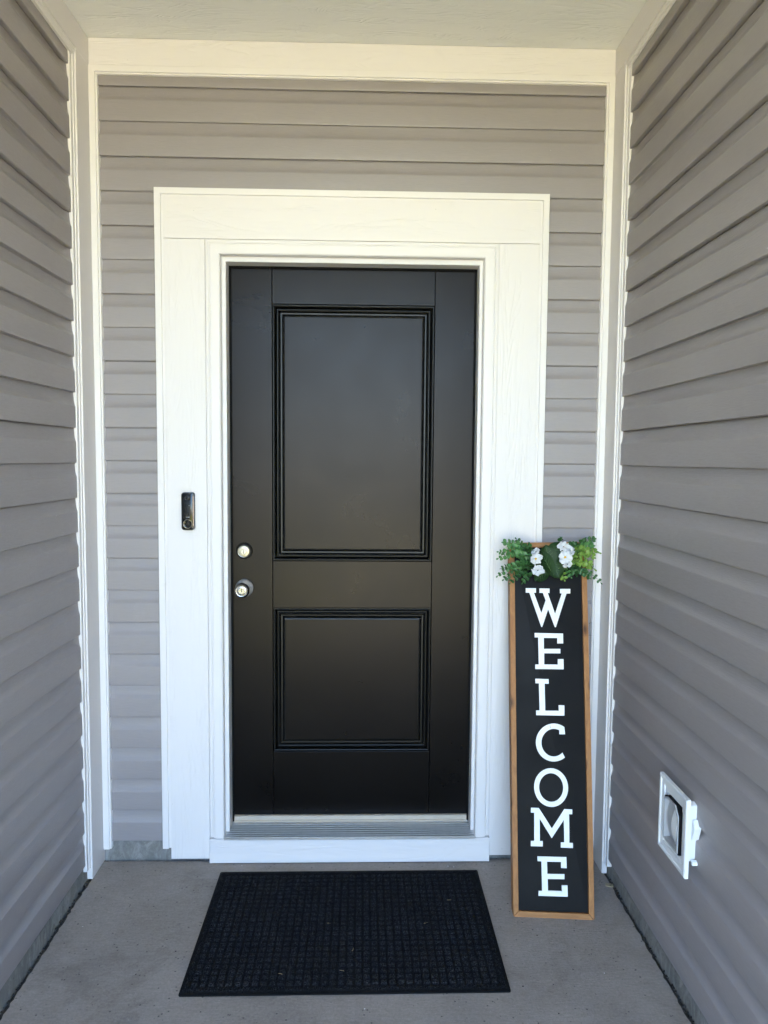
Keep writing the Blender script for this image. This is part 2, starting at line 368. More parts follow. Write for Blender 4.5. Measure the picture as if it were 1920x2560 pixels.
# back wall
wb = thing('wall_back', 'back wall of the porch in horizontal taupe vinyl siding around the black door', 'wall', (0, 0, 0))
ZB = lambda k: 2.7028-C*k
pb = lambda l, d, z: (l, 0.0150-d, z)
for k in range(24):
    zt = JT0+0.004 if k == 0 else ZB(k-1); zb = ZB(k); lap = (k % 2 == 1)
    if k <= 3: side_outline('siding_course', -0.915, 0.832, zt, zb, lap, pb, 'siding_x', wb, tuck=(False, False), deep=0.70)
    else:
        side_outline('siding_course', -0.915, -0.704, zt, zb, lap, pb, 'siding_x', wb, tuck=(False, False), deep=0.70)
        side_outline('siding_course', 0.616, 0.832, zt, zb, lap, pb, 'siding_x', wb, tuck=(False, False), deep=0.70)
m = MB(); m.box(-4.0, -0.70, 0.0215, 0.30, 0.055, CEIL); m.box(0.615, 4.0, 0.0215, 0.30, 0.055, CEIL); m.box(-0.70, 0.615, 0.0215, 0.30, 2.35, CEIL)
obj('sheathing', m, 'dirt', wb)
m = MB(); m.box(-0.99, 0.91, 0.010, 0.20, -0.14, 0.092); obj('foundation', m, 'found', wb)
m = MB(); m.box(BL+0.0005, BR-0.0005, -0.008, 0.018, JT1, CEIL-0.0005); obj('frieze_board', m, 'board_x', wb, bevel=0.0015)
jp = [(0, -0.03), (0, 0.0125), (0.0012, 0.0140), (0.0200, 0.0140), (0.0212, 0.0128), (0.0216, 0.0090), (0.0270, 0.0090), (0.0275, 0.0075), (0.0275, -0.03)]
for sd in ('left', 'top', 'right'):
    obj('j_channel', frame_leg(BL+0.0008, BR-0.0008, 0.051, JT1, sd, jp, 0.0), 'vinyl', wb, smooth=30)

# side walls
def side_wall(name, label, sgn, xb, xf, zoff, jy0, jy1, foundx):
    o = thing(name, label, 'wall', (0, 0, 0))
    # sgn = +1: wall on the left, faces +x
    pl = lambda l, d, z: (xb+sgn*(d-0.0150), l, z)
    for k in range(24):
        zt = JT0+0.004 if k == 0 else ZB(k-1)+zoff; zb = ZB(k)+zoff
        side_outline('siding_course', jy1+0.0005, FRONT+0.02, zt, zb, (k % 2 == 1), pl, 'siding_y', o, tuck=(True, False))
    bx = lambda m_, a, b, y0, y1, z0, z1: m_.box(min(a, b), max(a, b), y0, y1, z0, z1)
    m = MB(); bx(m, xb-sgn*0.024, xb-sgn*3.0, FRONT+0.005, 0.0185, 0.055, CEIL); obj('sheathing', m, 'dirt', o)
    m = MB(); bx(m, foundx, foundx-sgn*0.2, FRONT, 0.0095, -0.14, 0.085); obj('foundation', m, 'found', o)
    m = MB(); bx(m, xf, xf-sgn*0.019, jy0, 0.0065, 0.0015, JT1-0.0006); obj('corner_board', m, 'board_z', o, bevel=0.0015)
    m = MB(); bx(m, xf, xf-sgn*0.019, FRONT, 0.0065, JT1, CEIL-0.0006); obj('frieze_board', m, 'board_y', o, bevel=0.0015)
    # vertical channel: flat lip with a shallow step, its return closes against the siding
    def chan(prof, fn, a, b):
        m_ = MB(); m_.prism(prof, fn, a, b); return m_
    pr = [(0.0, -0.034), (0.0, -0.0060), (-0.0012, -0.0052), (-0.0100, -0.0052), (-0.0112, -0.0062), (-0.0118, -0.0082), (jy1-jy0+0.0012, -0.0082), (jy1-jy0, -0.0090), (jy1-jy0, -0.034)]
    obj('j_channel', chan(pr, lambda a, d, z: (xf+sgn*d, jy0-0.0008+a, z), 0.044, JT0+0.0005), 'vinyl', o, smooth=30)
    pr = [(JT1-0.0008, -0.032), (JT1-0.0008, -0.0030), (JT1-0.002, -0.0022), (JT0+0.013, -0.0022), (JT0+0.0118, -0.0032), (JT0+0.0112, -0.0046), (JT0+0.0012, -0.0046), (JT0, -0.0056), (JT0, -0.032)]
    obj('j_channel', chan(pr, lambda a, d, y: (xf+sgn*d, y, a), FRONT+0.02, jy0), 'vinyl', o, smooth=30)
    m = MB(); bx(m, xf+sgn*0.003, xf-sgn*0.03, FRONT-0.02, FRONT+0.09, 0.002, JT1-0.03); obj('corner_post_board', m, 'board_z', o, bevel=0.002)
    m = MB(); bx(m, xf-sgn*0.0305, xf-sgn*3.1, FRONT-0.02, FRONT+0.004, 0.0, CEIL-0.002); obj('front_panel', m, 'siding_x', o)
    return o
side_wall('wall_left', 'left porch wall of grey-taupe lap siding with nothing mounted on it', 1, XL, BL, -0.0085, -0.118, -0.147, -0.949)
wr = side_wall('wall_right', 'right porch wall of scuffed grey-taupe lap siding behind the dryer vent', -1, XR, BR, -0.0027, -0.106, -0.137, 0.872)

# ------------------------------------------------------------------ door surround
df = thing('door_frame', 'white door surround of wide textured boards, moulding and jamb around the black door', 'door frame', (-0.04, 0, 0))
df.location = (0, 0, 0)
def dobj(name, mb, mat, **kw): return obj(name, mb, mat, df, **kw)
m = MB(); m.box(-0.6865, -0.5472, -0.0125, 0.03, 0.013, 2.2000); dobj('trim_board', m, 'board_z', bevel=0.0012)
m = MB(); m.box(0.4615, 0.6015, -0.0120, 0.03, 0.019, 2.2000); dobj('trim_board', m, 'board_z', bevel=0.0012)
m = MB(); m.box(-0.6865, 0.6015, -0.0130, 0.03, 2.2012, 2.3390); dobj('trim_board', m, 'board_x', bevel=0.0012)
jp2 = [(0, -0.018), (0, 0.0155), (0.0012, 0.0170), (0.0205, 0.0170), (0.0217, 0.0155), (0.0222, 0.0105), (0.0285, 0.0105), (0.0292, 0.0095), (0.0292, -0.018)]
for sd in ('left', 'top', 'right'):
    dobj('j_channel', frame_leg(-0.7160, 0.6310, 0.0535, 2.3680, sd, jp2, 0.0), 'vinyl', smooth=30)
m = MB(); m.box(-0.5470, 0.4625, -0.0265, 0.03, 0.0035, 0.0930); dobj('kick_board', m, 'kick', bevel=0.0015)
bp = [(0, -0.02), (0, 0.0155), (0.0012, 0.0175), (0.0095, 0.0185), (0.0105, 0.0170), (0.0125, 0.0170), (0.0140, 0.0235), (0.0160, 0.0255), (0.0180, 0.0255), (0.0187, 0.0240), (0.0200, 0.0240), (0.0208, 0.0290),
      (0.0480, 0.0300), (0.0520, 0.0265), (0.0520, -0.02)]
for sd in ('left', 'top', 'right'):
    dobj('brickmould', frame_leg(-0.5455, 0.4608, 0.0965, 2.1990, sd, bp, 0.0), 'vinyl', smooth=25)
# jamb: front edge set back behind the moulding, stop further in
jx0, jx1, jz = -0.4790, 0.3965, 2.1300
jb = [(0, -0.10), (0, -0.0045), (0.030, -0.0045), (0.0312, -0.0060), (0.0312, -0.0585), (0.0100, -0.0590), (0.0100, -0.10)]
for sd in ('left', 'top', 'right'):
    dobj('jamb', frame_leg(jx0-0.0312, jx1+0.0312, 0.1060, jz+0.0312, sd, jb, 0.0), 'jamb', smooth=25)
ws = [(0, -0.0592), (0.0285, -0.0592), (0.0330, -0.0605), (0.0365, -0.0640), (0.0365, -0.0690), (0, -0.0690)]
for sd in ('left', 'top', 'right'):
    dobj('weatherstrip', frame_leg(jx0-0.0300, jx1+0.0300, 0.1138, jz+0.0300, sd, ws, 0.0), 'rubber', smooth=30)
# threshold: sloping ribbed aluminium sill and a tan cap
pr = [(-0.0365, 0.0935), (-0.0365, 0.0975), (-0.0350, 0.0990)]
for i in range(7):
    y0 = -0.030+i*0.0125; z0 = 0.0992+(y0+0.03)*0.13
    pr += [(y0, z0-0.004), (y0+0.0004, z0+0.0021), (y0+0.0068, z0+0.0028), (y0+0.0072, z0-0.0035)]
pr += [(0.060, 0.1125), (0.110, 0.1125), (0.110, 0.0935)]
th = MB(); th.prism(pr, lambda a, b, d: (d, a, b), -0.4925, 0.4080)
th = dobj('threshold', th, 'alu', smooth=20)
cap = [(0.0565, 0.1128), (0.0572, 0.1185), (0.0600, 0.1205), (0.0625, 0.1330), (0.0660, 0.1350), (0.100, 0.1350), (0.100, 0.1128)]
m = MB(); m.prism(cap, lambda a, b, d: (d, a, b), -0.4725, 0.3895); obj('sill_cap', m, 'tan', th, smooth=25)

# ------------------------------------------------------------------ door
dr = thing('entry_door', 'closed satin black two-panel front door inside the white surround', 'door', (0, 0, 0))
FY = 0.0700
sx0, sx1 = -0.3295, 0.2490
def dbox(name, x0, x1, z0, z1, mat, y=FY):
    m = MB(); m.box(x0, x1, y, y+0.040, z0, z1); return obj(name, m, mat, dr, bevel=0.0009)
dbox('stile', -0.4920, sx0-0.0008, 0.1420, 2.1400, 'door_z'); dbox('stile', sx1+0.0008, 0.4095, 0.1420, 2.1400, 'door_z')
dbox('rail', sx0+0.0008, sx1-0.0008, 2.0035, 2.1400, 'door_x'); dbox('rail', sx0+0.0008, sx1-0.0008, 0.9145, 1.0860, 'door_x'); dbox('rail', sx0+0.0008, sx1-0.0008, 0.1420, 0.3755, 'door_x')
m = MB(); m.box(-0.4920, 0.4095, FY+0.030, FY+0.0405, 0.143, 2.139); obj('door_core', m, 'rubber', dr)
mp = [(0, -0.036), (0, -0.0010), (0.0014, -0.0050), (0.0034, -0.0050), (0.0044, 0.0004), (0.0058, 0.0010), (0.0074, 0.0004), (0.0092, -0.0050), (0.0120, -0.0130), (0.0150, -0.0165), (0.0174, -0.0165),
      (0.0180, -0.0080), (0.0192, -0.0066), (0.0206, -0.0060), (0.0222, -0.0066), (0.0240, -0.0110), (0.0275, -0.0165), (0.0325, -0.0168), (0.0362, -0.0115), (0.0378, -0.0062), (0.0400, -0.0052), (0.0432, -0.0048), (0.0432, -0.036)]
for (z0, z1) in ((1.0870, 2.0025), (0.3765, 0.9135)):
    x0, x1 = sx0+0.0010, sx1-0.0010
    m = MB(); m.box(x0+0.0434, x1-0.0434, FY+0.0048, FY+0.039, z0+0.0434, z1-0.0434); pn = obj('panel', m, 'door_x', dr, bevel=0.0006)
    for sd in ('full_left', 'top', 'full_right', 'full_bottom'):
        m = frame_leg(x0, x1, z0, z1, sd, mp, FY)
        obj('moulding', m, 'moulding', pn, smooth=28)
m = MB(); m.box(-0.4900, 0.4075, FY+0.003, FY+0.038, 0.1352, 0.1418); obj('door_sweep', m, 'rubber', dr)
def fy(cx, cz): return lambda a, b, h: (cx+a, FY-h, cz+b)
cx, cz = -0.4315, 1.1223
m = MB(); m.lathe([(0.0302, 0), (0.0302, 0.0040), (0.0288, 0.0068), (0.0235, 0.0118), (0.0232, 0.0150), (0.0222, 0.0152)], fy(cx, cz)); db = obj('deadbolt', m, 'darkmetal', dr, smooth=35)
m = MB(); m.lathe([(0.0222, 0.010), (0.0222, 0.0162), (0.0210, 0.0180), (0.0196, 0.0176), (0.0190, 0.0166), (0.0150, 0.0170), (0.0108, 0.0172)], fy(cx, cz)); obj('lock_ring', m, 'brass', db, smooth=35)
m = MB(); m.lathe([(0.0100, 0.014), (0.0100, 0.0182), (0.0092, 0.0190), (0.0040, 0.0190)], fy(cx, cz-0.002)); obj('key_cylinder', m, 'nickel', db, smooth=35)
m = MB(); m.box(cx-0.0009, cx+0.0009, FY-0.0194, FY-0.018, cz-0.0075, cz+0.0045); obj('key_slot', m, 'dark', db)
cx, cz = -0.4323, 0.9868
m = MB(); m.lathe([(0.0325, 0), (0.0325, 0.0030), (0.0315, 0.0048), (0.0270, 0.0085), (0.0190, 0.0140), (0.0145, 0.0170), (0.0130, 0.022)], fy(cx, cz), 48); kb = obj('door_knob', m, 'rosette', dr, smooth=35)
m = MB(); m.lathe([(0.0125, 0.018), (0.0130, 0.028), (0.0165, 0.034), (0.0225, 0.040), (0.0262, 0.047), (0.0268, 0.053), (0.0250, 0.059), (0.0224, 0.0632), (0.0212, 0.0640), (0.0205, 0.0628), (0.0180, 0.0622), (0.0150, 0.0626), (0.0145, 0.0640), (0.0128, 0.0645)], fy(cx, cz), 48)
obj('knob_handle', m, 'nickel', kb, smooth=35)
m = MB(); m.lathe([(0.0180, 0.0610), (0.0186, 0.0632), (0.0172, 0.0632), (0.0168, 0.0615)], fy(cx, cz), 40); obj('knob_groove', m, 'darkmetal', kb, smooth=35)
m = MB(); m.lathe([(0.0115, 0.0635), (0.0115, 0.0652), (0.0106, 0.0660), (0.0040, 0.0660)], fy(cx, cz), 36); obj('key_cylinder', m, 'nickel', kb, smooth=35)
m = MB(); m.box(cx-0.0010, cx+0.0010, FY-0.0664, FY-0.0650, cz-0.0045, cz+0.0080); obj('key_slot', m, 'dark', kb)

# ------------------------------------------------------------------ doorbell
def rrect(x0, x1, z0, z1, r, n=8):
    P = []
    for cx_, cz_, a0 in ((x1-r, z1-r, 0), (x0+r, z1-r, 90), (x0+r, z0+r, 180), (x1-r, z0+r, 270)):
        for i in range(n+1): a = math.radians(a0+90*i/n); P.append((cx_+r*math.cos(a), cz_+r*math.sin(a)))
    return P
by = -0.0125
bl = thing('video_doorbell', 'slim black video doorbell mounted on the left white board', 'doorbell', (-0.6098, by, 1.272))
lb = lambda a, b, d: (a, -d, b)
m = MB(); m.prism(rrect(-0.0218, 0.0218, -0.0655, 0.0655, 0.0095), lb, 0, 0.0205); obj('shell', m, 'shell', bl, bevel=0.0014, smooth=40)
m = MB(); m.prism(rrect(-0.0185, 0.0185, -0.0625, 0.0625, 0.0075), lb, 0.0200, 0.0222); fp = obj('faceplate', m, 'gloss', bl, bevel=0.0006, smooth=40)
m = MB(); m.box(0.0190, 0.0208, -0.0220, -0.0195, -0.052, 0.052); obj('edge_strip', m, 'bronze', bl)
lz = lambda z0: (lambda a, b, h: (a, -h, z0+b))
m = MB(); m.lathe([(0.0095, 0.021), (0.0095, 0.0228), (0.0085, 0.0236), (0.0062, 0.0226), (0.0040, 0.0232)], lz(0.0455)); obj('lens', m, 'shell', bl, smooth=35)
m = MB(); m.lathe([(0.0045, 0.0226), (0.0040, 0.0238), (0.0020, 0.0246), (0.0004, 0.0248)], lz(0.0455)); obj('lens_glass', m, 'gloss', bl, smooth=60)
m = MB(); m.lathe([(0.0158, 0.021), (0.0158, 0.0232), (0.0150, 0.0238), (0.0140, 0.0232), (0.0138, 0.0215)], lz(-0.0440), 44); obj('button_ring', m, 'greyring', bl, smooth=35)
m = MB(); m.lathe([(0.0137, 0.0210), (0.0135, 0.0228), (0.0100, 0.0222), (0.0050, 0.0218)], lz(-0.0440), 44); obj('button', m, 'gloss', bl, smooth=60)
m = MB(); m.lathe([(0.0009, 0.0218), (0.0009, 0.0226)], lambda a, b, h: (0.0055+a, -h, 0.0200+b), 10); obj('sensor_dot', m, 'white_ink', bl)
def text_mesh(txt, size, depth):
    cu = bpy.data.curves.new('txt', 'FONT'); cu.body = txt; cu.size = size; cu.extrude = depth; cu.align_x = 'CENTER'
    to = bpy.data.objects.new('txt', cu); COL.objects.link(to)
    bpy.context.view_layer.update()
    me = bpy.data.meshes.new_from_object(to.evaluated_get(bpy.context.evaluated_depsgraph_get()))
    bpy.data.objects.remove(to); bpy.data.curves.remove(cu); return me
me = text_mesh('vivint', 0.0062, 0.0002); me.name = 'printed_word'; me.materials.clear(); me.materials.append(M['white_ink'])
o = bpy.data.objects.new('printed_word', me); link(o, bl); o.location = (0, -0.02235, -0.0215); o.rotation_euler = (PI/2, 0, 0)

# ------------------------------------------------------------------ doormat
dm = thing('doormat', 'black rectangular ribbed carpet doormat on the concrete in front of the door', 'doormat', (-0.0425, -0.3835, 0))
dm.rotation_euler = (0, 0, math.radians(0.12))
MW, MD = 0.4535, 0.3005
m = MB(); bm = bmesh.new()
m.prism(rrect(-MW, MW, -MD, MD, 0.006, 4), lambda a, b, d: (a, b, d), 0.0005, 0.0050); obj('rubber_backing', m, 'rubber', dm, bevel=0.0012, smooth=40)
nx, ny = 300, 200
xs = np.linspace(-MW+0.006, MW-0.006, nx); ys = np.linspace(-MD+0.007, MD-0.007, ny)
X, Y = np.meshgrid(xs, ys); P = 0.0238
bord = np.minimum(MW-np.abs(X), MD-np.abs(Y))
cellx = (X+MW)/P; celly = (Y+MD)/P
fx = np.abs(cellx-np.floor(cellx)-0.5); fyy = np.abs(celly-np.floor(celly)-0.5)
blk = np.clip((0.40-np.maximum(fx, fyy))/0.10, 0, 1)
rib = 0.5+0.5*np.sin((X+MW)/P*2*PI*4)
cid = np.sin(np.floor(cellx)*12.9898+np.floor(celly)*78.233)*43758.5453; cid = cid-np.floor(cid)
Z = 0.0052+blk*(0.0045+0.0020*cid)+0.0012*rib*blk
b1 = (bord < 0.026); Z = np.where(b1, 0.0075+0.0007*np.sin(np.where(MW-np.abs(X) < MD-np.abs(Y), X, Y)/0.008*2*PI), Z)
Z = np.where((bord > 0.023) & (bord < 0.028), 0.0055, Z)
Z = np.where(bord < 0.010, 0.0052, Z)
Z = Z+rng.normal(0, 0.0014, Z.shape)
vs = np.stack([X+rng.normal(0, 0.0005, X.shape), Y+rng.normal(0, 0.0005, X.shape), Z], -1).reshape(-1, 3)
idx = np.arange(nx*ny).reshape(ny, nx)
q = np.stack([idx[:-1, :-1], idx[:-1, 1:], idx[1:, 1:], idx[1:, :-1]], -1).reshape(-1, 4)
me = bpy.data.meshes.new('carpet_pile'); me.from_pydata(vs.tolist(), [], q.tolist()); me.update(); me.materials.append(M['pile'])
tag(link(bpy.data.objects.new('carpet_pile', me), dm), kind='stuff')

# ------------------------------------------------------------------ welcome sign, leaning on the surround
B0, B1 = Vector((.4869, -.3465, 0)), Vector((.7405, -.3683, 0)); T0, T1 = Vector((.5030, -.0750, 1.1734)), Vector((.7705, -.0750, 1.1768))
SU = ((B1-B0)+(T1-T0)).normalized(); SV = ((T0+T1)-(B0+B1)).normalized(); SN = SU.cross(SV).normalized()
if SN.y > 0: SN = -SN
def S(u, v, w): return (1-v)*((1-u)*B0+u*B1)+v*((1-u)*T0+u*T1)+SN*w
SO = (B0+B1)*0.5+Vector((0, 0.03, 0))
sg = thing('welcome_sign', 'tall narrow black WELCOME sign in a brown wood frame leaning beside the door', 'sign', SO)
SL = lambda u, v, w: S(u, v, w)-SO
LEN = ((T0+T1)-(B0+B1)).length*0.5; WID = ((B1-B0).length+(T1-T0).length)*0.5
fu, fv = 0.0172/WID, 0.0172/LEN
m = MB(); m.prism([(fu*0.9, fv*0.9), (1-fu*0.9, fv*0.9), (1-fu*0.9, 1-fv*0.9), (fu*0.9, 1-fv*0.9)], SL, -0.016, -0.0105); board = obj('board', m, 'chalk', sg)
def rail(quad, mat, segs, bow):
    # quad: outer start, outer end, inner end, inner start, each (u,v); warped along its length
    m_ = MB(); vs_ = []; fs_ = []
    (oa, ob, ib, ia) = quad
    for i in range(segs+1):
        t_ = i/segs; bo = bow*(math.sin(PI*t_)+0.35*math.sin(5*t_+1))
        for (pa, pb2) in ((oa, ob), (ia, ib)):
            u = pa[0]+(pb2[0]-pa[0])*t_; v = pa[1]+(pb2[1]-pa[1])*t_
            if abs(oa[0]-ob[0]) < 0.1: u += bo/WID
            else: v += bo/LEN
            for w_ in (0.0, -0.043): vs_.append(SL(u, v, w_))
    for i in range(segs):
        a, b = 4*i, 4*i+4
        for p_, q_ in ((0, 2), (2, 3), (3, 1), (1, 0)): fs_.append((a+p_, b+p_, b+q_, a+q_))
    fs_ += [(0, 1, 3, 2), (4*segs, 4*segs+2, 4*segs+3, 4*segs+1)]
    m_.add(vs_, fs_); return obj('frame_rail', m_, mat, sg, bevel=0.0008)
g_ = 0.0006
rail(((0, g_), (0, 1-g_), (fu, 1-fv-g_), (fu, fv+g_)), 'wood_z', 16, -0.0012)
rail(((1, g_), (1, 1-g_), (1-fu, 1-fv-g_), (1-fu, fv+g_)), 'wood_z', 16, 0.0018)
rail(((0.002, 0), (0.998, 0), (1-fu, fv), (fu, fv)), 'wood_x', 4, 0)
rail(((0.002, 1), (0.998, 1), (1-fu, 1-fv), (fu, 1-fv)), 'wood_x', 4, 0)
LET = {
'W': [(0.2094,0.87),(0.3417,0.8695),(0.3409,0.8568),(0.3145,0.8569),(0.4066,0.7993),(0.4654,0.835),(0.4318,0.8563),(0.3863,0.8563),(0.3872,0.8691),(0.5175,0.8685),(0.5165,0.8557),(0.4923,0.8561),(0.5844,0.7974),(0.6757,0.8545),(0.6525,0.8545),(0.6535,0.8675),(0.787,0.867),(0.7859,0.8541),(0.7362,0.8542),(0.5917,0.7601),(0.5793,0.7599),(0.4951,0.8101),(0.4157,0.7607),(0.4034,0.7607),(0.2561,0.857),(0.2086,0.8571)],
'E1': [(0.3162,0.7444),(0.6823,0.7424),(0.682,0.7148),(0.6064,0.7148),(0.6076,0.7297),(0.4338,0.7303),(0.4316,0.7),(0.644,0.6999),(0.6429,0.6873),(0.4348,0.6878),(0.4326,0.6573),(0.6078,0.6568),(0.6091,0.672),(0.6825,0.672),(0.6821,0.6438),(0.3176,0.6447),(0.3185,0.6573),(0.3633,0.6573),(0.3603,0.7316),(0.3153,0.7317)],
'L': [(0.3159,0.6182),(0.4867,0.6174),(0.4877,0.6045),(0.4349,0.6049),(0.4377,0.532),(0.6098,0.5318),(0.609,0.5467),(0.6819,0.5463),(0.6815,0.5187),(0.3213,0.5195),(0.3222,0.5323),(0.3647,0.5324),(0.3617,0.6053),(0.317,0.6057)],
'C': [(0.6777,0.4883),(0.6494,0.4922),(0.6187,0.4951),(0.5863,0.4969),(0.5528,0.4977),(0.5191,0.4974),(0.4858,0.496),(0.4537,0.4935),(0.4236,0.49),(0.3959,0.4855),(0.3715,0.4802),(0.3507,0.4742),(0.3341,0.4676),(0.322,0.4606),(0.3147,0.4533),(0.3122,0.4458),(0.3148,0.4384),(0.3223,0.4312),(0.3345,0.4243),(0.3512,0.418),(0.372,0.4123),(0.3964,0.4073),(0.424,0.4033),(0.4541,0.4002),(0.486,0.3981),(0.5191,0.3971),(0.5527,0.3971),(0.586,0.3983),(0.6183,0.4005),(0.6489,0.4037),(0.6771,0.4079),(0.6473,0.4208),(0.6281,0.4171),(0.6068,0.4142),(0.5839,0.4121),(0.56,0.4107),(0.5356,0.4103),(0.5113,0.4108),(0.4877,0.4121),(0.4653,0.4142),(0.4448,0.4172),(0.4265,0.4208),(0.411,0.4251),(0.3987,0.43),(0.3897,0.4352),(0.3844,0.4407),(0.3829,0.4464),(0.3852,0.4521),(0.3912,0.4576),(0.4009,0.4629),(0.4139,0.4678),(0.4301,0.4722),(0.4489,0.476),(0.4699,0.4791),(0.4926,0.4814),(0.5165,0.4828),(0.541,0.4834),(0.5655,0.483),(0.5893,0.4818),(0.6119,0.4798),(0.6127,0.4691),(0.6853,0.4689)],
'M': [(0.2383,0.2758),(0.3385,0.2754),(0.4984,0.2236),(0.6583,0.2742),(0.7581,0.2734),(0.7569,0.2612),(0.717,0.2611),(0.7144,0.1884),(0.7581,0.1882),(0.7569,0.1754),(0.606,0.1758),(0.6071,0.189),(0.6509,0.1893),(0.6499,0.2466),(0.4944,0.1989),(0.3465,0.248),(0.3444,0.1908),(0.3823,0.191),(0.3793,0.1773),(0.2318,0.1773),(0.2326,0.1906),(0.2746,0.1909),(0.2796,0.2632),(0.2375,0.2631)],
'E2': [(0.3117,0.1516),(0.6734,0.1522),(0.6749,0.1243),(0.6055,0.1243),(0.6068,0.1394),(0.4301,0.1391),(0.4317,0.1084),(0.6458,0.1091),(0.6447,0.0968),(0.4347,0.0957),(0.4364,0.0665),(0.6124,0.0666),(0.6097,0.0811),(0.6809,0.0813),(0.6823,0.0534),(0.3185,0.0529),(0.3194,0.0648),(0.365,0.0651),(0.3605,0.1395),(0.3128,0.1396)]}
for k, nm in (('W', 'W'), ('E1', 'E'), ('L', 'L'), ('C', 'C'), ('M', 'M'), ('E2', 'E')):
    m = MB(); m.prism([(p[0], p[1]) for p in LET[k]], SL, -0.0104, -0.0060)
    o = obj('letter', m, 'letter', sg); o['label'] = 'white slab-serif letter ' + nm
m = MB(); n = 44; vs = []; fs = []
for w_ in (-0.0104, -0.0060):
    for (ru, rv) in ((0.2146, 0.0503), (0.1520, 0.0371)):
        for i in range(n):
            a = 2*PI*i/n; vs.append(SL(0.4968+ru*math.cos(a)-0.006*math.sin(a)*0, 0.3292+rv*math.sin(a), w_))
for i in range(n):
    j = (i+1) % n
    fs += [(i, j, n+j, n+i), (2*n+i, 3*n+i, 3*n+j, 2*n+j), (i, 2*n+i, 2*n+j, j), (n+i, n+j, 3*n+j, 3*n+i)]
m.add(vs, fs); o = obj('letter', m, 'letter', sg); o['label'] = 'white slab-serif letter O'

# ------------------------------------------------------------------ artificial flower swag wired to the top of the sign
sw_o = S(0.5, 0.945, 0.0)
sw = thing('flower_swag', 'artificial swag of green eucalyptus sprigs and white flowers across the sign top', 'flowers', sw_o)
G = lambda u, v, w: S(u, v, w)-sw_o
def leaf_mesh(name, mat, pos, tip, nrm, ln, wd, cup=0.15, notch=0.0):
    # an oval leaf from pos along tip; cupped; returns object data
    a = tip.normalized(); n_ = (nrm-a*nrm.dot(a)).normalized(); b = n_.cross(a)
    nn, mm = 7, 4; vs_ = []; fs_ = []
    for i in range(nn+1):
        t_ = i/nn; hw = wd*0.5*math.sin(PI*min(1, 0.06+0.94*t_))**0.62
        for j in range(mm+1):
            s_ = -1+2*j/mm
            p = a*ln*(t_-notch*abs(s_)*(1-t_)**2)+b*hw*s_+n_*(cup*wd*(s_*s_)-cup*0.8*ln*(t_-0.45)**2)
            vs_.append(pos+p)
    for i in range(nn):
        for j in range(mm): fs_.append((i*(mm+1)+j, i*(mm+1)+j+1, (i+1)*(mm+1)+j+1, (i+1)*(mm+1)+j))
    m_ = MB(); m_.add(vs_, fs_); return m_
def rv(s=1.0): return Vector((random.gauss(0, s), random.gauss(0, s), random.gauss(0, s)))
def sprig(path, mat, size, parent, pairs=7, spread=1.0):
    path = [(u-(0.022 if (i and u < 0.3) else 0), v, w) for i, (u, v, w) in enumerate(path)]
    # path: three control points in (u,v,w)
    P0, P1, P2 = [G(*p) for p in path]; pts_ = []
    for i in range(13):
        t_ = i/12; pts_.append((1-t_)**2*P0+2*t_*(1-t_)*P1+t_*t_*P2)
    m_ = MB(); m_.tube(pts_, 0.0013, 0.0007, 5); st = obj('sprig', m_, 'stem', parent, smooth=60)
    for k in range(pairs):
        t_ = 0.18+0.82*(k+0.3)/pairs; f_ = t_*12; i = min(11, int(f_)); p = pts_[i].lerp(pts_[i+1], f_-i)
        d = (pts_[i+1]-pts_[i]).normalized(); sz = size*1.32*(1.1-0.40*t_)*random.uniform(0.85, 1.15)
        o1 = d.cross(SN if k % 2 else SV).normalized() if d.cross(SV).length > 0.1 else SU
        ang = random.uniform(-0.5, 0.5); o1 = Matrix.Rotation(ang+k*1.2, 3, d) @ o1
        for sg_ in (1, -1):
            tip = o1*sg_*spread+d*random.uniform(0.35, 0.8)+SN*random.uniform(-0.05, 0.45)
            nm_ = SN*1.0+SV*0.35+rv(0.35)
            mm_ = leaf_mesh('leaf', mat, p+rv(0.0005), tip, nm_, sz, sz*random.uniform(0.78, 0.95), cup=random.uniform(0.05, 0.22))
            obj('leaf', mm_, mat, st, smooth=80, fix=False)
    mm_ = leaf_mesh('leaf', mat, pts_[-1], (pts_[-1]-pts_[-2])+SN*0.002, SN+rv(0.3), size*0.6, size*0.45); obj('leaf', mm_, mat, st, smooth=80, fix=False)
    return st
D_, Mi, Li = 'leaf_dark', 'leaf_mid', 'leaf_lime'
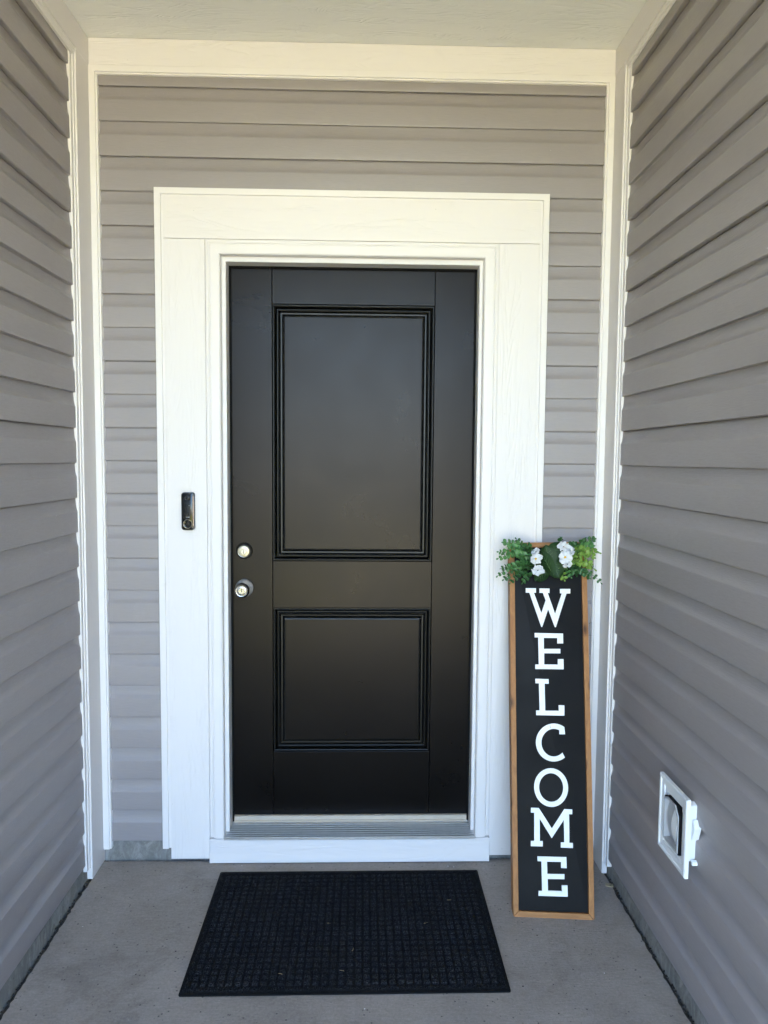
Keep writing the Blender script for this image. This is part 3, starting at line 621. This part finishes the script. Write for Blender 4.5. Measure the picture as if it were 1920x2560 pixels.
SPR = [  # start, middle, tip (u, v, height above the sign), material, leaf size, pairs
 ((0.36,0.950,0.012),(0.12,1.000,0.040),(-0.067,0.998,0.030),Mi,0.0145,7), ((0.34,0.955,0.010),(0.20,0.975,0.045),(0.095,1.006,0.030),D_,0.0140,6),
 ((0.36,0.945,0.012),(0.10,0.975,0.060),(-0.140,0.952,0.035),Mi,0.0155,8), ((0.36,0.942,0.012),(0.05,0.945,0.050),(-0.150,0.903,0.030),Mi,0.0135,8),
 ((0.35,0.938,0.012),(0.10,0.925,0.040),(-0.070,0.893,0.022),D_,0.0125,7), ((0.36,0.935,0.010),(0.15,0.915,0.035),(0.020,0.884,0.015),D_,0.0120,6),
 ((0.38,0.930,0.010),(0.26,0.910,0.030),(0.180,0.885,0.012),D_,0.0125,5), ((0.36,0.950,0.015),(0.16,0.962,0.070),(0.015,0.962,0.060),Mi,0.0175,5),
 ((0.36,0.940,0.015),(0.22,0.935,0.060),(0.110,0.925,0.045),D_,0.0165,5), ((0.36,0.952,0.015),(0.27,0.975,0.055),(0.230,0.990,0.030),D_,0.0140,5),
 ((0.37,0.945,0.015),(0.24,0.950,0.055),(0.150,0.943,0.050),D_,0.0160,5), ((0.30,0.945,0.012),(0.00,0.970,0.050),(-0.135,0.970,0.035),Mi,0.0135,6),
 ((0.30,0.960,0.012),(0.10,0.985,0.050),(0.000,0.985,0.035),Mi,0.0140,6), ((0.30,0.940,0.012),(0.02,0.930,0.040),(-0.100,0.924,0.030),D_,0.0130,6),
 ((0.62,0.960,0.012),(0.92,1.000,0.030),(1.084,1.006,0.022),D_,0.0135,7), ((0.64,0.955,0.012),(0.90,0.990,0.045),(1.056,0.986,0.030),Mi,0.0145,7),
 ((0.55,0.970,0.008),(0.63,1.000,0.025),(0.662,1.010,0.015),D_,0.0115,4), ((0.62,0.960,0.012),(0.74,0.985,0.040),(0.815,0.990,0.030),D_,0.0160,4),
 ((0.64,0.950,0.015),(0.80,0.965,0.070),(0.920,0.952,0.065),Li,0.0150,6), ((0.64,0.950,0.015),(0.92,0.975,0.060),(1.050,0.952,0.045),Li,0.0145,7),
 ((0.64,0.945,0.015),(0.78,0.945,0.060),(0.870,0.935,0.060),Li,0.0155,5), ((0.66,0.942,0.015),(0.92,0.945,0.055),(1.070,0.918,0.035),Li,0.0140,7),
 ((0.66,0.952,0.012),(0.98,0.985,0.045),(1.141,0.966,0.028),Li,0.0135,7), ((0.68,0.930,0.012),(0.98,0.925,0.040),(1.159,0.882,0.020),D_,0.0125,6),
 ((0.58,0.940,0.012),(0.66,0.915,0.030),(0.696,0.892,0.012),Li,0.0125,4), ((0.62,0.938,0.012),(0.72,0.920,0.035),(0.778,0.900,0.015),Mi,0.0125,4),
 ((0.66,0.935,0.012),(0.78,0.922,0.045),(0.840,0.904,0.020),D_,0.0130,5), ((0.66,0.938,0.012),(0.88,0.925,0.045),(1.012,0.897,0.020),D_,0.0145,6),
 ((0.64,0.955,0.012),(0.84,0.980,0.055),(0.935,0.976,0.045),Li,0.0140,5), ((0.66,0.945,0.014),(0.88,0.945,0.065),(1.000,0.932,0.055),Li,0.0145,5),
 ((0.64,0.950,0.012),(0.78,0.965,0.050),(0.860,0.963,0.045),D_,0.0150,4), ((0.66,0.935,0.012),(0.84,0.920,0.045),(0.955,0.908,0.028),D_,0.0145,5),
 ((0.64,0.955,0.012),(0.85,0.995,0.030),(0.960,1.002,0.022),D_,0.0130,5)]
for a, b, c_, mt, sz, pr_ in SPR: sprig((a, b, c_), mt, sz, sw, pr_)
# broad round leaves behind the flowers
for (u, v, w_, ang, ln, wd) in ((0.500,0.938,0.030,105,0.064,0.060), (0.520,0.950,0.020,62,0.066,0.062), (0.500,0.915,0.040,118,0.072,0.056),
                               (0.530,0.945,0.022,-68,0.066,0.058), (0.470,0.940,0.018,-100,0.050,0.044), (0.46,0.915,0.012,-140,0.052,0.044), (0.50,0.945,0.016,-35,0.050,0.046), (0.46,0.945,0.016,165,0.05,0.045)):
    a = math.radians(ang); tip = SU*math.cos(a)+SV*math.sin(a)+SN*0.12
    nrm = SN+SV*random.uniform(-0.35, 0.45)+rv(0.30); pos = G(u, v, w_)
    lf = obj('broad_leaf', leaf_mesh('broad_leaf', 'leaf_big', pos, tip, nrm, ln, wd, cup=0.13, notch=0.25), 'leaf_big', sw, smooth=80, fix=False)
    m = MB(); aa = tip.normalized(); n_ = (nrm-aa*nrm.dot(aa)).normalized(); bb = n_.cross(aa)
    prof = lambda t_: pos+aa*ln*t_+n_*(0.0012-0.07*0.8*ln*(t_-0.45)**2)
    m.tube([prof(t_) for t_ in (0.02, 0.25, 0.5, 0.75, 0.95)], 0.0006, 0.0002, 4)
    for t_ in (0.15, 0.32, 0.5):
        for s_ in (-1, 1):
            p0 = prof(t_); m.tube([p0, p0+aa*ln*0.13+bb*s_*wd*0.17+n_*0.0006, p0+aa*ln*0.22+bb*s_*wd*0.32+n_*0.002], 0.0004, 0.00015, 4)
    obj('vein', m, 'vein', lf)
def flower(u, v, w_, r, face, npet, centre=True, squash=1.0):
    pos = G(u, v, w_); n_ = face.normalized()
    a = n_.orthogonal().normalized(); b = n_.cross(a)
    m_ = MB(); m_.tube([pos-n_*0.018, pos-n_*0.008, pos], 0.0016, 0.0030, 6); fl = obj('flower', m_, 'stem', sw, smooth=60)
    off = random.uniform(0, 6)
    for k in range(npet):
        th = 2*PI*k/npet+off+random.uniform(-0.15, 0.15); ring = k % 2
        dr_ = a*math.cos(th)+b*math.sin(th); tn = n_.cross(dr_)
        R_ = r*random.uniform(0.95, 1.25); W_ = r*random.uniform(1.05, 1.3); nn, mm = 6, 6; vs_ = []; fs_ = []; ph = random.uniform(0, 6)
        for i in range(nn+1):
            t_ = i/nn; hw = W_*0.5*(0.22+0.78*math.sin(PI*(0.08+0.80*t_))**0.8)
            for j in range(mm+1):
                s_ = -1+2*j/mm
                lift = r*(0.10+0.32*t_-0.34*t_*t_*t_)+r*0.05*ring+r*0.22*t_*math.sin(ph+s_*3.6)+0.10*r*s_*s_*t_+0.0006*ring
                vs_.append(pos+dr_*(R_*(0.10+0.90*t_)*(1-0.10*s_*s_))+tn*hw*s_+n_*lift)
        for i in range(nn):
            for j in range(mm): fs_.append((i*(mm+1)+j, i*(mm+1)+j+1, (i+1)*(mm+1)+j+1, (i+1)*(mm+1)+j))
        m_ = MB(); m_.add(vs_, fs_); obj('petal', m_, 'petal', fl, smooth=80, fix=False)
    if centre:
        m_ = MB(); m_.lathe([(0.0036, -0.001), (0.0040, 0.002), (0.0030, 0.0042), (0.0012, 0.005)], lambda x, y, h: pos+a*x+b*y+n_*(h+0.12*r), 12); obj('flower_centre', m_, 'pollen', fl, smooth=50)
flower(0.660, 0.950, 0.070, 0.0205, SN+SU*-0.15+SV*0.15, 6)
flower(0.655, 0.980, 0.055, 0.0190, SN+SV*0.7, 6, False)
flower(0.735, 0.970, 0.055, 0.0190, SN*0.8+SU*0.5+SV*0.35, 6, False)
flower(0.705, 0.934, 0.052, 0.0150, SN*0.6-SV*0.7+SU*0.2, 5, False)
flower(0.296, 0.946, 0.068, 0.0200, SN*0.8-SU*0.45+SV*0.2, 6)
flower(0.318, 0.917, 0.060, 0.0205, SN*0.7-SV*0.6+SU*0.1, 6, False)
flower(0.305, 0.967, 0.055, 0.0160, SN*0.4-SU*0.6+SV*0.5, 5, False)

# ------------------------------------------------------------------ dryer vent on the right wall
vy0, vy1, vz0, vz1 = -0.6470, -0.8180, 0.4010, 0.6070
VO = Vector((XR, (vy0+vy1)/2, (vz0+vz1)/2))
vt = thing('dryer_vent', 'square white plastic dryer vent hood low on the right siding', 'vent', VO)
hy, hz = abs(vy1-vy0)/2, (vz1-vz0)/2
V3 = lambda a, b, d: (-d, a, b)                   # a along y, b up, d out from the wall
def ring(rects, depth):                           # nested rectangles (hy, hz, d) -> stepped plate
    m_ = MB(); vs_ = []; fs_ = []
    for (p_, q_, d) in rects: vs_ += [V3(-p_, -q_, d), V3(p_, -q_, d), V3(p_, q_, d), V3(-p_, q_, d)]
    for i in range(len(rects)-1):
        for k in range(4): fs_.append((4*i+k, 4*i+(k+1) % 4, 4*i+4+(k+1) % 4, 4*i+4+k))
    m_.add(vs_, fs_); return m_
m = ring([(hy-0.03, hz-0.03, 0.030), (hy, hz, 0.030), (hy, hz, 0.039), (hy-0.003, hz-0.003, 0.0410), (hy-0.009, hz-0.009, 0.0405), (hy-0.0105, hz-0.0105, 0.0375), (hy-0.024, hz-0.024, 0.0365), (hy-0.026, hz-0.026, 0.0330),
          (0.047, 0.064, 0.0325), (0.047, 0.064, 0.004), (hy-0.03, hz-0.03, 0.004), (hy-0.03, hz-0.03, 0.030)], 0)
obj('face_plate', m, 'ventw', vt, smooth=20)
m = MB(); m.box(-0.012, 0.0, -hy+0.035, hy-0.035, -hz+0.035, hz-0.035); obj('mount_block', m, 'ventg', vt)
oct_ = lambda p_, q_, c1: [(-p_, -q_), (p_, -q_), (p_, q_-c1*0.4), (p_-c1, q_), (-p_+c1, q_), (-p_, q_-c1*1.2)]
n = 6
def tube_ring(name, o_, i_, d0, d1, mat):
    m_ = MB(); vs_ = [V3(a, b, d) for d in (d0, d1) for a, b in o_]+[V3(a, b, d) for d in (d0, d1) for a, b in i_]; fs_ = []
    for k in range(n):
        j = (k+1) % n; fs_ += [(k, j, n+j, n+k), (2*n+k, 3*n+k, 3*n+j, 2*n+j), (n+k, n+j, 3*n+j, 3*n+k), (k, 2*n+k, 2*n+j, j)]
    m_.add(vs_, fs_); return obj(name, m_, mat, vt)
tube_ring('gap_shade_ring', oct_(0.0468, 0.0635, 0.020), oct_(0.0440, 0.0606, 0.0195), 0.008, 0.0405, 'rubber')  # black ring stands in for the shaded gap between plate and hood rim
tube_ring('hood_rim', oct_(0.0438, 0.0604, 0.0195), oct_(0.0400, 0.0560, 0.018), 0.008, 0.0435, 'ventg')
m = MB(); m.prism(oct_(0.0420, 0.0585, 0.019), V3, 0.0045, 0.0075); obj('duct_opening', m, 'ventg', vt)
m = MB(); vs = []; fs = []
for i in range(11):
    b = -0.054+0.100*i/10; d = 0.024+0.020*math.sin(PI*(0.10+0.75*i/10))
    for a in (-0.036, -0.006): vs += [V3(a, b, d), V3(a, b, d-0.003)]
for i in range(10):
    a = 4*i; fs += [(a, a+2, a+6, a+4), (a+1, a+5, a+7, a+3), (a, a+4, a+5, a+1), (a+2, a+3, a+7, a+6)]
fs += [(0, 1, 3, 2), (40, 42, 43, 41)]
m.add(vs, fs); obj('damper', m, 'ventw', vt, smooth=40)
m = MB(); vs = []; fs = []
for i in range(11):
    b = -0.055+0.108*i/10; d = 0.020+0.017*math.sin(PI*(0.10+0.75*i/10))
    for a in (-0.0058, 0.037): vs += [V3(a, b, d), V3(a, b, d-0.003)]
for i in range(10):
    a = 4*i; fs += [(a, a+2, a+6, a+4), (a+1, a+5, a+7, a+3), (a, a+4, a+5, a+1), (a+2, a+3, a+7, a+6)]
m.add(vs, fs); obj('damper_leaf', m, 'ventg', vt, smooth=40)
# rough flange and sealant behind the near edge
m = MB(); m.prism([(-hy+0.031, -0.070), (-hy+0.031, 0.074), (-hy+0.05, 0.078), (-hy+0.05, -0.072)], V3, -0.004, 0.0295); obj('back_flange', m, 'ventw', vt, bevel=0.002)
m = MB(); m.prism([(-hy+0.026, -0.014), (-hy+0.014, 0.020), (-hy+0.016, 0.028), (-hy+0.024, 0.040), (-hy+0.034, -0.02)], V3, -0.006, 0.012); obj('sealant_flap', m, 'ventw', vt, bevel=0.001)
m = MB(); m.prism([(-hy+0.022, -0.078), (-hy+0.014, -0.077), (-hy+0.016, -0.070), (-hy+0.024, -0.066)], V3, -0.004, 0.014); obj('sealant_scrap', m, 'ventw', vt, bevel=0.001)

# ------------------------------------------------------------------ scrap of card, litter and joint dirt
cs = MB(); cs.box(-0.013, 0.013, -0.009, 0.009, 0.0005, 0.0022)
c1 = tag(obj('card_scrap', cs, 'card'), 'small tan card scrap lying by the right wall base', 'scrap'); c1.location = (0.852, -0.178, 0.0005); c1.rotation_euler = (0.02, 0.03, math.radians(-14))
mk = MB(); mk.box(-0.001, 0.009, -0.0052, -0.0038, 0.0022, 0.0026); mk.box(0.002, 0.0032, -0.006, 0.005, 0.00222, 0.00262); mk.add([(0.004, 0.001, 0.0025), (0.011, 0.006, 0.0025), (0.0115, 0.005, 0.0025), (0.005, -0.0002, 0.0025)], [(0, 1, 2, 3)])
obj('printed_mark', mk, 'dark', c1)
def chips(name, pts_, mat, label, size=(0.001, 0.003), flat=0.5):
    m_ = MB()
    for x, y, z in pts_:
        r = random.uniform(*size); n_ = 6; a0 = random.uniform(0, 6); el = random.uniform(0.4, 1.0)
        ring_ = [(x+r*math.cos(a0+2*PI*i/n_)*(0.7+0.5*random.random()), y+r*el*math.sin(a0+2*PI*i/n_), z) for i in range(n_)]
        m_.add(ring_+[(x, y, z+r*flat)], [(i, (i+1) % n_, n_) for i in range(n_)])
    return tag(obj(name, m_, mat, fix=False), label, 'debris', kind='stuff')
fl = lambda: (random.uniform(-0.90, 0.83), -random.random()**1.1*1.2-0.01, 0.0004)
chips('dark_litter', [fl() for _ in range(150)], 'dirt', 'dark specks of dirt scattered over the concrete floor', (0.0008, 0.0032), 0.35)
chips('pale_litter', [fl() for _ in range(26)]+[(-0.43, -0.035, 0.0004), (0.31, -0.05, 0.0004), (0.33, -0.055, 0.0004)], 'letter', 'tiny white crumbs scattered over the concrete floor', (0.0006, 0.0022), 0.4)
jd = []
for _ in range(620):
    sd = random.random()
    if sd < 0.4: jd.append((-0.940+random.gauss(0, 0.005), random.uniform(-1.3, -0.12), -0.004))
    elif sd < 0.8: jd.append((0.865+random.gauss(0, 0.005), random.uniform(-1.3, -0.12), -0.004))
    else: jd.append((random.uniform(-0.92, 0.84), random.uniform(-0.006, 0.004), -0.006))
chips('joint_litter', jd, 'dirt', 'crumbly dark dirt filling the joint along the wall bases', (0.002, 0.006), 0.9)
m = MB()
for _ in range(7):
    x, y = random.uniform(-0.45, 0.37), random.uniform(-0.66, -0.12); a = random.uniform(0, PI); l = random.uniform(0.006, 0.016)
    d = Vector((math.cos(a), math.sin(a), 0)); p = Vector((x, y, 0.0115)); m.tube([p-d*l*0.5, p+Vector((d.y, -d.x, 0.05))*l*0.1, p+d*l*0.5], 0.0006, 0.0004, 4)
tag(obj('straw_clippings', m, 'straw'), 'pale dry grass clippings lying on the black doormat', 'debris', kind='stuff')
